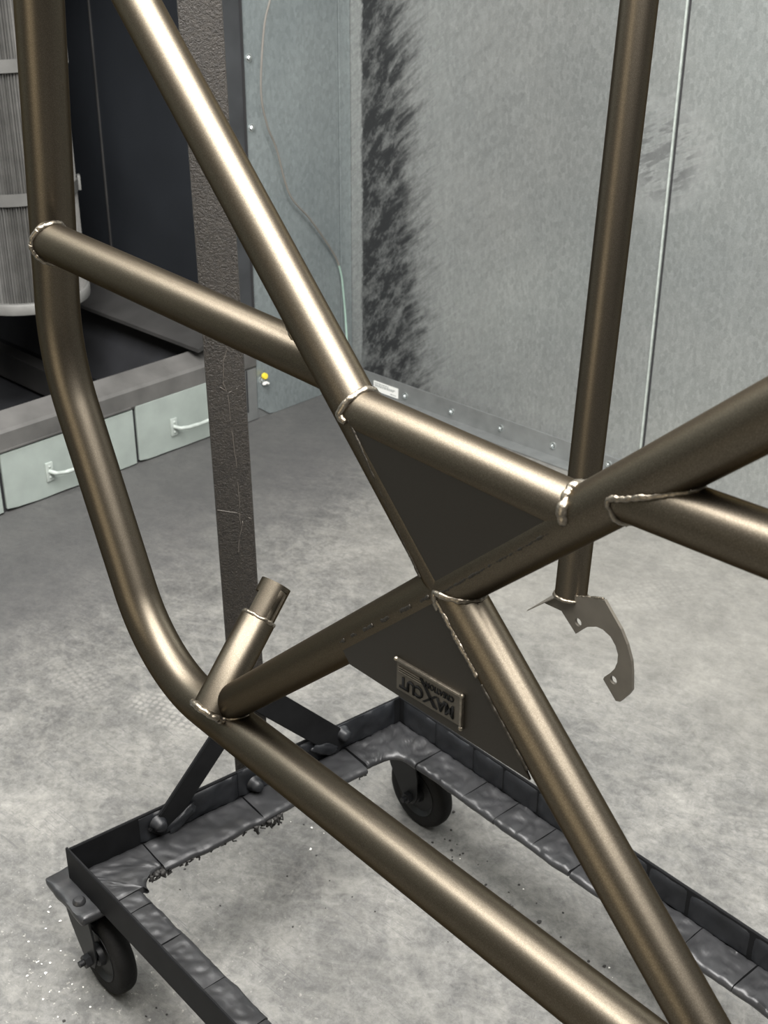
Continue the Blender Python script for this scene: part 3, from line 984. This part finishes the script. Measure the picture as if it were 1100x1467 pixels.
# side tab seen edge-on, reaching left and down from the upright's foot
ta = [F(-0.9942, 0.5207, DB - 0.012), F(-1.0465, 0.4741, DB - 0.012), F(-1.060, 0.468, DB + 0.05), F(-1.0, 0.515, DB + 0.03)]
add_prism(bm, ta, Vector((0.002, 0, 0.0035)))
add_prism(bm, [F(-0.9942, 0.5200, DB - 0.008), F(-1.020, 0.4990, DB - 0.008), F(-0.9823, 0.5023, DB - 0.008)], N_ * 0.004)
obj('side_tab', bm, TAB, fr)
r1 = R1
rd_ = (R0 - R1).normalized()
ru_, rw_ = frame_at(rd_)
beads([r1 + (ru_ * cos(2 * pi * k / 60) + rw_ * sin(2 * pi * k / 60)) * 0.0214 for k in range(61)], bead=0.0026)
beads([F(-0.975, 0.5325, DB - 0.010), F(-0.9528, 0.5408, DB - 0.010), F(-0.9150, 0.5560, DB - 0.010)], bead=0.002, pitch=0.003)

# ================================================================== BLACK ROLLING CART
CY_ = radians(-5.1)
cart = empty('rolling_cart', (-1.2137, 0.6709, 0), CY_)
tag(cart, 'low black angle-iron cart on casters with crusted wrapped rails and an upright post', 'cart')
SK = 0.031 / 0.5694                       # left rail leans slightly
ZB, ZT = 0.163, 0.215
LEN = 1.75
CW = 0.5694
def angle_iron(name, p, q, inward, mat=CARTBLK, fw=0.052):
    p, q = Vector((*p, 0)), Vector((*q, 0))
    d = (q - p).normalized()
    n = Vector((-d.y, d.x, 0)) * inward
    t_ = 0.004
    bm = bmesh.new()
    prof = [(0, ZB), (0, ZT - 0.0015), (0.0012, ZT), (t_ - 0.001, ZT), (t_, ZT - 0.0015), (t_, ZB + t_), (fw, ZB + t_), (fw, ZB)]
    add_prism(bm, [p + n * a + Z_ * z for a, z in prof], q - p)
    return obj(name, bm, mat, cart, True, 30)
angle_iron('near_rail', (-0.0015, -0.0005), (LEN, -0.0005), 1)
angle_iron('left_rail', (0.0005, 0.004), (0.0308, CW), -1, fw=0.056)
angle_iron('far_rail', (0.031, CW), (LEN, CW - 0.003), -1)
angle_iron('right_rail', (LEN, 0), (LEN, CW), 1)

# crusted wraps over the horizontal flanges
def offs_path(outer, inward, w, rho, nleg, narc):
    """polyline offset inward by w with fillet radius rho at the single corner (or straight)"""
    Pn = [Vector((*p, 0)) for p in outer]
    if len(Pn) == 2:
        d = (Pn[1] - Pn[0]).normalized()
        n = Vector((-d.y, d.x, 0)) * inward
        return [Pn[0].lerp(Pn[1], k / nleg) + n * w for k in range(nleg + 1)]
    d0 = (Pn[1] - Pn[0]).normalized(); d1 = (Pn[2] - Pn[1]).normalized()
    n0 = Vector((-d0.y, d0.x, 0)) * inward; n1 = Vector((-d1.y, d1.x, 0)) * inward
    # corner of the offset lines
    a, b_ = Pn[0] + n0 * w, Pn[2] + n1 * w
    den = d0.x * d1.y - d0.y * d1.x
    t_ = ((b_ - a).x * d1.y - (b_ - a).y * d1.x) / den
    c = a + d0 * t_
    ang = (-d0).angle(d1)
    tl = rho / math.tan(ang / 2)
    s, e = c - d0 * tl, c + d1 * tl
    cen = c + ((-d0 + d1).normalized()) * (rho / sin(ang / 2))
    out = [a.lerp(s, k / nleg) for k in range(nleg)]
    v0, v1 = s - cen, e - cen
    tot = v0.angle(v1) if rho > 1e-5 else 0
    for k in range(narc + 1):
        f_ = k / narc
        out.append(cen + (v0 * sin((1 - f_) * tot) + v1 * sin(f_ * tot)) / sin(tot) if tot > 1e-4 else c)
    out += [e.lerp(b_, k / nleg) for k in range(1, nleg + 1)]
    return out

def wrap(outer, inward, w0, w1, z, seed, amp=1.0, name='crusted_wrap', mat=WRAP, nleg=None, rho=0.02):
    ln = (Vector(outer[1]) - Vector(outer[0])).length
    nleg = nleg or max(8, int(ln / 0.0035))
    narc = 10
    # cross profile: (fraction across, height) closed
    th = 0.0065
    prof = []
    NV = 15
    for k in range(NV):
        f_ = k / (NV - 1)
        edge = min(1.0, (1 - abs(2 * f_ - 1)) * 7.0)
        prof.append((f_, th * (0.42 + 0.58 * sqrt(max(0, 1 - (1 - edge) ** 2)))))
    prof += [(1.0, -0.001), (0.97, -0.0045), (0.5, -0.0045), (0.03, -0.0045), (0.0, -0.001)]
    bm = bmesh.new()
    cols = []
    sd_ = Vector((seed * 7.31, seed * 3.17, seed))
    for f_, h in prof:
        w = w0 + (w1 - w0) * f_
        path = offs_path(outer, inward, w, 0.002 + (rho * f_), nleg, narc)
        col = []
        n = len(path)
        for i, p in enumerate(path):
            u_ = i / (n - 1)
            ends = min(1.0, min(u_, 1 - u_) * n / 3.2)
            k = 0.80 + 0.20 * ends
            q = p * 38 + sd_
            lump = noise.fractal(q * 0.7, 0.8, 2.3, 4) * 0.0022 * amp
            crease = -(1 - abs(noise.noise(Vector((p.x * 42, p.y * 42, 0)) + sd_))) ** 6 * 0.0030 * amp
            pinch = 0.0022 * amp * max(0, noise.noise(Vector((p.x * 22 + p.y * 95, p.y * 20 - p.x * 80, 3)) + sd_))
            up_ = 1.0 if h > 0 else 0.3
            wob = 0.0035 * noise.noise(Vector((p.x * 30, p.y * 30, 9)) + sd_) * (f_ ** 3)
            side = noise.noise_vector(p * 26 + sd_) * 0.0012
            z_ = z + h * (k if h > 0 else 1) + (lump + crease + pinch) * up_ * ends
            col.append(bm.verts.new(Vector((p.x + side.x + wob, p.y + side.y - wob * 0.5, z_))))
        cols.append(col)
    m_ = len(cols)
    for a in range(m_):
        b_ = (a + 1) % m_
        for i in range(len(cols[a]) - 1):
            bm.faces.new((cols[a][i], cols[b_][i], cols[b_][i + 1], cols[a][i + 1]))
    bm.faces.new([c[0] for c in cols][::-1])
    bm.faces.new([c[-1] for c in cols])
    return obj(name, bm, mat, cart, True, 60)

def LR(t_):   # point on left rail's outer line, t_ metres along
    return (0.0005 + SK * t_, t_)
ZW = ZB + 0.0045
# corner by the near caster, along near rail and up the left rail
wrap([(0.088, 0.0), (0.0, 0.0), LR(0.104)], -1, 0.006, 0.064, ZW, 1, 0.6, rho=0.024)
segs = [0.106, 0.268, 0.372, 0.452]
for k in range(3):
    wrap([LR(segs[k]), LR(segs[k + 1] - 0.0015)], -1, 0.007, 0.071 - 0.004 * (k == 1), ZW, 3 + k, 0.45)
wrap([LR(0.455), (0.031, CW), (0.135, CW)], -1, 0.006, 0.064, ZW, 11, 0.95, rho=0.026)
far = [0.137, 0.236, 0.300, 0.372, 0.442, 0.500, 0.556, 0.622, 0.704, 0.790, 0.880, 0.97, 1.06, 1.2, 1.4, 1.6]
for k in range(len(far) - 1):
    wrap([(far[k], CW), (far[k + 1] - 0.0018, CW)], -1, 0.006, 0.063, ZW, 20 + k, 0.85)
near = [0.090, 0.120, 0.192, 0.286, 0.370, 0.46, 0.56, 0.68, 0.8, 0.95, 1.1, 1.3, 1.5, 1.7]
for k in range(len(near) - 1):
    wrap([(near[k], 0.0), (near[k + 1] - 0.0015, 0.0)], 1, 0.006, 0.056, ZW, 40 + k, 0.55)

# wrapped inner faces of the upright legs (far and left rails)
def vwrap(p, q, inward, seed, z0, z1, amp=1.0, th=0.0026):
    p, q = Vector((*p, 0)), Vector((*q, 0))
    d = (q - p).normalized()
    n = Vector((-d.y, d.x, 0)) * inward
    ln = (q - p).length
    nu, nv = max(6, int(ln / 0.005)), 8
    bm = bmesh.new()
    G = []
    for i in range(nu + 1):
        row = []
        for j in range(nv + 1):
            u_, v_ = i / nu, j / nv
            e = min(1, min(u_, 1 - u_) * nu / 1.6) * min(1, (1 - v_) * nv / 1.3)
            pt = p.lerp(q, u_) + Z_ * (z0 + (z1 - z0) * v_)
            h = 0.0042 + e * (th + amp * 0.0022 * noise.fractal(pt * 45 + Vector((seed, 0, 0)), 0.9, 2.0, 3))
            pt2 = pt + n * h
            pt2.z += 0.0015 * noise.noise(pt * 50 + Vector((0, seed, 0))) * (v_ > 0.8)
            row.append(bm.verts.new(pt2))
        G.append(row)
    back = [[bm.verts.new(p.lerp(q, i / nu) + n * 0.003 + Z_ * (z0 + (z1 - z0) * j / nv)) for j in (0, nv)] for i in range(nu + 1)]
    for i in range(nu):
        for j in range(nv):
            bm.faces.new((G[i][j], G[i + 1][j], G[i + 1][j + 1], G[i][j + 1]))
        bm.faces.new((G[i][nv], G[i + 1][nv], back[i + 1][1], back[i][1]))
    bm.faces.new([G[0][j] for j in range(nv + 1)] + [back[0][1], back[0][0]])
    bm.faces.new([G[nu][j] for j in range(nv + 1)][::-1] + [back[nu][0], back[nu][1]])
    return obj('crusted_face', bm, WRAPDK, cart, True, 60)
fv = [0.045, 0.118, 0.20, 0.262, 0.33, 0.41, 0.468, 0.527, 0.592, 0.688, 0.78, 0.87, 1.0, 1.2, 1.4, 1.6]
for k in range(len(fv) - 1):
    vwrap((fv[k], CW), (fv[k + 1] - 0.001, CW), -1, 60 + k, ZB + 0.008, ZT - 0.003, 0.35)
lv = [0.105, 0.265, 0.30, 0.42, 0.555]
for k in range(len(lv) - 1):
    vwrap(LR(lv[k]), LR(lv[k + 1] - 0.001), -1, 80 + k, ZB + 0.008, ZT - 0.004 + 0.003 * (k % 2), 1.4)

# hanging drips of built-up powder
bm = bmesh.new()
dr = random.Random(5)
def drip(t_, w, l, r):
    base = Vector((SK * t_ + w, t_, ZW - 0.001))
    pts, rr = [], []
    n = 5
    for k in range(n + 1):
        f_ = k / n
        pts.append(base + Vector((dr.uniform(-1, 1) * 0.005 * f_, dr.uniform(-1, 1) * 0.005 * f_, -0.75 * l * f_)))
        rr.append(r * (1 - 0.55 * f_) * dr.uniform(0.6, 1.6))
    add_sweep(bm, pts, rr, 6)
for k in range(16):
    drip(0.092 + dr.uniform(-0.010, 0.018), 0.066 + dr.uniform(-0.004, 0.003), dr.uniform(0.006, 0.016), dr.uniform(0.002, 0.0042))
for t_ in [0.125, 0.136, 0.143, 0.152, 0.160, 0.176, 0.184, 0.20, 0.212, 0.231]:
    drip(t_ + dr.uniform(-0.003, 0.003), 0.070, dr.uniform(0.005, 0.014), dr.uniform(0.0015, 0.0028))
for k in range(14):
    drip(0.262 + dr.uniform(-0.016, 0.034), 0.069 + dr.uniform(-0.003, 0.004), dr.uniform(0.008, 0.022), dr.uniform(0.0018, 0.0036))
for t_ in (0.437, 0.441, 0.446):
    drip(t_, 0.067, dr.uniform(0.012, 0.022), 0.002)
tag(obj('powder_drips', bm, DEBRIS, cart, True, 180), kind='stuff')

# post, braces, bolts on the left rail
PY = 0.286
px, py = LR(PY)
post_rot = radians(56)
LEAN = Matrix(((1, 0, -0.0088, 0.0114), (0, 1, -0.0100, 0.0129), (0, 0, 1, 0), (0, 0, 0, 1)))   # the post leans a little
Mp = LEAN @ Matrix.Translation((px - 0.033, py + 0.012, 0)) @ Matrix.Rotation(post_rot, 4, 'Z')
bm = bmesh.new()
add_box(bm, -0.0247, 0.0247, -0.0247, 0.0247, ZB, 1.95, 0.0035, Mp)
post = obj('post', bm, POSTM, cart, True, 40)
# flaking ridges where the coat has cracked
bm = bmesh.new()
def crack(pts):
    V = [Mp @ Vector((x_, -0.0247, z_)) for x_, z_ in pts]
    fine = []
    for a, b_ in zip(V, V[1:]):
        for k in range(6):
            p_ = a.lerp(b_, k / 6)
            fine.append(p_ + Vector((noise.noise(p_ * 150) * 0.0016, noise.noise(p_ * 150 + Vector((5, 0, 0))) * 0.0008, 0)))
    fine.append(V[-1])
    add_sweep(bm, fine, 0.0006, 5)
crack([(0.012, 0.862), (0.004, 0.848), (-0.001, 0.835), (-0.003, 0.805), (0.002, 0.787), (0.003, 0.75), (0.006, 0.70), (0.007, 0.64), (0.006, 0.60)])
crack([(-0.008, 0.800), (0.003, 0.792), (0.014, 0.797)])
crack([(-0.022, 0.628), (0.004, 0.622), (0.022, 0.612)])
crack([(0.010, 0.61), (0.004, 0.585), (0.001, 0.560)])
obj('coat_crack', bm, simple('pale_crack_edge', (0.075, 0.067, 0.058), 0.5), post, True, 180)

def brace(t0, z0, t1, z1, w):
    """flat bar in the plane of the left rail"""
    a = Vector((*LR(t0), z0)); c = Vector((*LR(t1), z1))
    d = (c - a).normalized()
    tr = Vector((SK, 1, 0)).normalized()
    n = Vector((tr.y, -tr.x, 0))
    m_ = n.cross(d).normalized()
    bm = bmesh.new()
    off = n * 0.007
    pl = [a + m_ * w / 2 + off, a - m_ * w / 2 + off, c - m_ * w / 2 + off, c + m_ * w / 2 + off]
    add_prism(bm, pl, n * 0.006)
    bmesh.ops.bevel(bm, geom=list(bm.edges), offset=0.0012, segments=2, affect='EDGES')
    return obj('brace', bm, CARTBLK, cart, True, 30)
brace(0.128, 0.178, 0.268, 0.326, 0.036)
brace(0.448, 0.182, 0.296, 0.341, 0.040)
bm = None
for t_, z_ in ((0.130, 0.196), (0.289, 0.186), (0.4475, 0.2035)):
    x_, y_ = LR(t_)
    bm = bmesh.new()
    add_lathe(bm, [(0, 0.016), (0.005, 0.0152), (0.0088, 0.012), (0.0098, 0.007), (0.0115, 0.002), (0.013, 0)], 18, align((1, -SK, 0.05), (x_ + 0.010, y_, z_)))
    for v_ in bm.verts:
        v_.co += noise.noise_vector(v_.co * 90) * 0.0012
    obj('rail_bolt', bm, WRAPDK, cart, True, 60)
# lap of coat peeling round the brace feet
for t_, z_, sgn_ in ((0.165, 0.186, 1), (0.415, 0.190, -1)):
    x_, y_ = LR(t_)
    bm = bmesh.new()
    add_blob(bm, (x_ + 0.012, y_, z_), 0.024, (0.22, 1.15, 0.42), 0.35, 3, Matrix.Rotation(radians(28) * sgn_, 3, 'X'))
    obj('peeled_coat', bm, WRAPDK, cart, True, 60)

# casters
def caster(x_, y_, first=False):
    root = empty('caster', (x_, y_, 0))
    root.parent = cart
    bm = bmesh.new()
    add_box(bm, -0.052, 0.052, -0.042, 0.042, 0.1500, 0.1628, 0.005)
    bmesh.ops.subdivide_edges(bm, edges=[e for e in bm.edges if e.calc_length() > 0.02], cuts=14, use_grid_fill=True)
    for v_ in bm.verts:
        v_.co += noise.noise_vector(v_.co * 55 + Vector((x_ * 9, 0, 0))) * 0.0022
    obj('mount_plate', bm, WRAP, root, True, 60)
    return root

def caster_parts(root):
    bm = bmesh.new()
    add_lathe(bm, [(0, 0.134), (0.027, 0.134), (0.031, 0.140), (0.031, 0.148), (0.024, 0.156), (0, 0.157)], 28, Matrix.Translation((0, 0, 0)))
    obj('swivel', bm, FORK, root, True, 40)
    ax = Vector((0.024, 0, 0.0625))
    # yoke: crown and two raked legs
    bm = bmesh.new()
    add_box(bm, -0.030, 0.032, -0.0255, 0.0255, 0.1315, 0.1355, 0.0015)
    for s in (-1, 1):
        y0 = s * 0.0225
        poly = [(-0.031, 0.134), (0.033, 0.134), (0.040, 0.105), (0.040, 0.066), (0.034, 0.052), (0.022, 0.047), (0.010, 0.052), (-0.004, 0.072), (-0.022, 0.098), (-0.030, 0.118)]
        add_prism(bm, [Vector((a, y0, c)) for a, c in poly], Vector((0, s * 0.0032, 0)))
    bmesh.ops.bevel(bm, geom=[e for e in bm.edges], offset=0.0006, segments=1, affect='EDGES')
    obj('yoke', bm, FORK, root, True, 30)
    My = align((0, 1, 0), ax)
    bm = bmesh.new()
    R_ = 0.0622
    add_lathe(bm, [(0.040, -0.013), (0.050, -0.0142), (0.0565, -0.0135), (0.0600, -0.0105), (0.0622, -0.005), (0.0622, 0.005), (0.0600, 0.0105), (0.0565, 0.0135), (0.050, 0.0142), (0.040, 0.013)], 56, My, True)
    w = obj('tyre', bm, RUBBER, root, True, 50)
    bm = bmesh.new()
    add_lathe(bm, [(0.008, -0.017), (0.015, -0.0175), (0.017, -0.010), (0.034, -0.008), (0.0405, -0.014), (0.0415, 0.014), (0.034, 0.008), (0.017, 0.010), (0.015, 0.0175), (0.008, 0.017)], 40, My, True)
    obj('hub', bm, FORK, root, True, 40)
    bm = bmesh.new()
    add_lathe(bm, [(0, -0.042), (0.0045, -0.042), (0.0045, 0.038), (0, 0.038)], 14, My)
    add_lathe(bm, [(0, -0.035), (0.0095, -0.035), (0.0095, -0.026), (0, -0.026)], 6, My)
    add_lathe(bm, [(0, 0.026), (0.0095, 0.026), (0.0095, 0.033), (0, 0.033)], 6, My)
    obj('axle_bolt', bm, FORK, root, True, 30)
c1_ = caster(0.028, 0.0145)
caster_parts(c1_)
def copy_tree(o, parent, loc):
    c = o.copy(); COL.objects.link(c); c.parent = parent; c.location = loc
    for ch in o.children:
        d = ch.copy(); COL.objects.link(d); d.parent = c
    return c
copy_tree(c1_, cart, (0.062, CW - 0.0015, 0))
copy_tree(c1_, cart, (LEN - 0.08, 0.0145, 0))
copy_tree(c1_, cart, (LEN - 0.08, CW - 0.006, 0))
# wing bolt head in the near plate
bm = bmesh.new()
add_lathe(bm, [(0, 0.006), (0.006, 0.0055), (0.0085, 0.003), (0.009, 0)], 16, Matrix.Translation((0.047, -0.0130, 0.1625)))
obj('plate_bolt', bm, WRAP, cart, True)
# rest at the far right end that carries the frame
bm = bmesh.new()
add_box(bm, 1.50, 1.55, 0.005, 0.055, ZB + 0.006, 0.585, 0.003)
add_box(bm, 1.47, 1.58, 0.0, 0.06, 0.583, 0.588, 0.001)
obj('frame_rest', bm, CARTBLK, cart)

# ------------------------------------------------------------------ crumbs on the floor
bm = bmesh.new()
cr = random.Random(11)
def crumbs(bm, pts):
    for x_, y_, r_ in pts:
        add_blob(bm, (x_, y_, r_ * 0.45), r_, (1, cr.uniform(0.6, 1.3), 0.5), 0.6, 1)
black, white = [], []
for k in range(34):
    f_ = cr.random()
    black.append((-1.03 + 0.28 * f_ + cr.gauss(0, 0.035), 1.215 - 0.035 * f_ + cr.gauss(0, 0.03), cr.uniform(0.001, 0.0034)))
for k in range(22):
    black.append((-1.10 + cr.gauss(0, 0.10), 0.70 + cr.gauss(0, 0.06), cr.uniform(0.0008, 0.0026)))
for k in range(26):
    black.append((-1.17 + cr.gauss(0, 0.16), 1.02 + cr.gauss(0, 0.14), cr.uniform(0.0007, 0.002)))
for k in range(24):
    f_ = cr.random()
    white.append((-1.33 + 0.16 * f_ + cr.gauss(0, 0.02), 0.70 - 0.10 * f_ + cr.gauss(0, 0.022), cr.uniform(0.0006, 0.0022)))
for k in range(12):
    white.append((-1.15 + cr.gauss(0, 0.05), 1.13 + cr.gauss(0, 0.04), cr.uniform(0.0006, 0.0024)))
for k in range(22):
    f_ = cr.random()
    white.append((-0.95 + 0.4 * f_ + cr.gauss(0, 0.03), 1.17 - 0.03 * f_ + cr.gauss(0, 0.03), cr.uniform(0.0006, 0.0018)))
crumbs(bm, black)
tag(obj('powder_crumbs', bm, DEBRIS), 'tiny black crumbs of powder scattered on the floor around the cart wheels', 'debris', kind='stuff')
bm = bmesh.new()
crumbs(bm, white)
tag(obj('powder_flecks', bm, FLECK), 'tiny white flecks of powder scattered on the floor beside the cart', 'debris', kind='stuff')
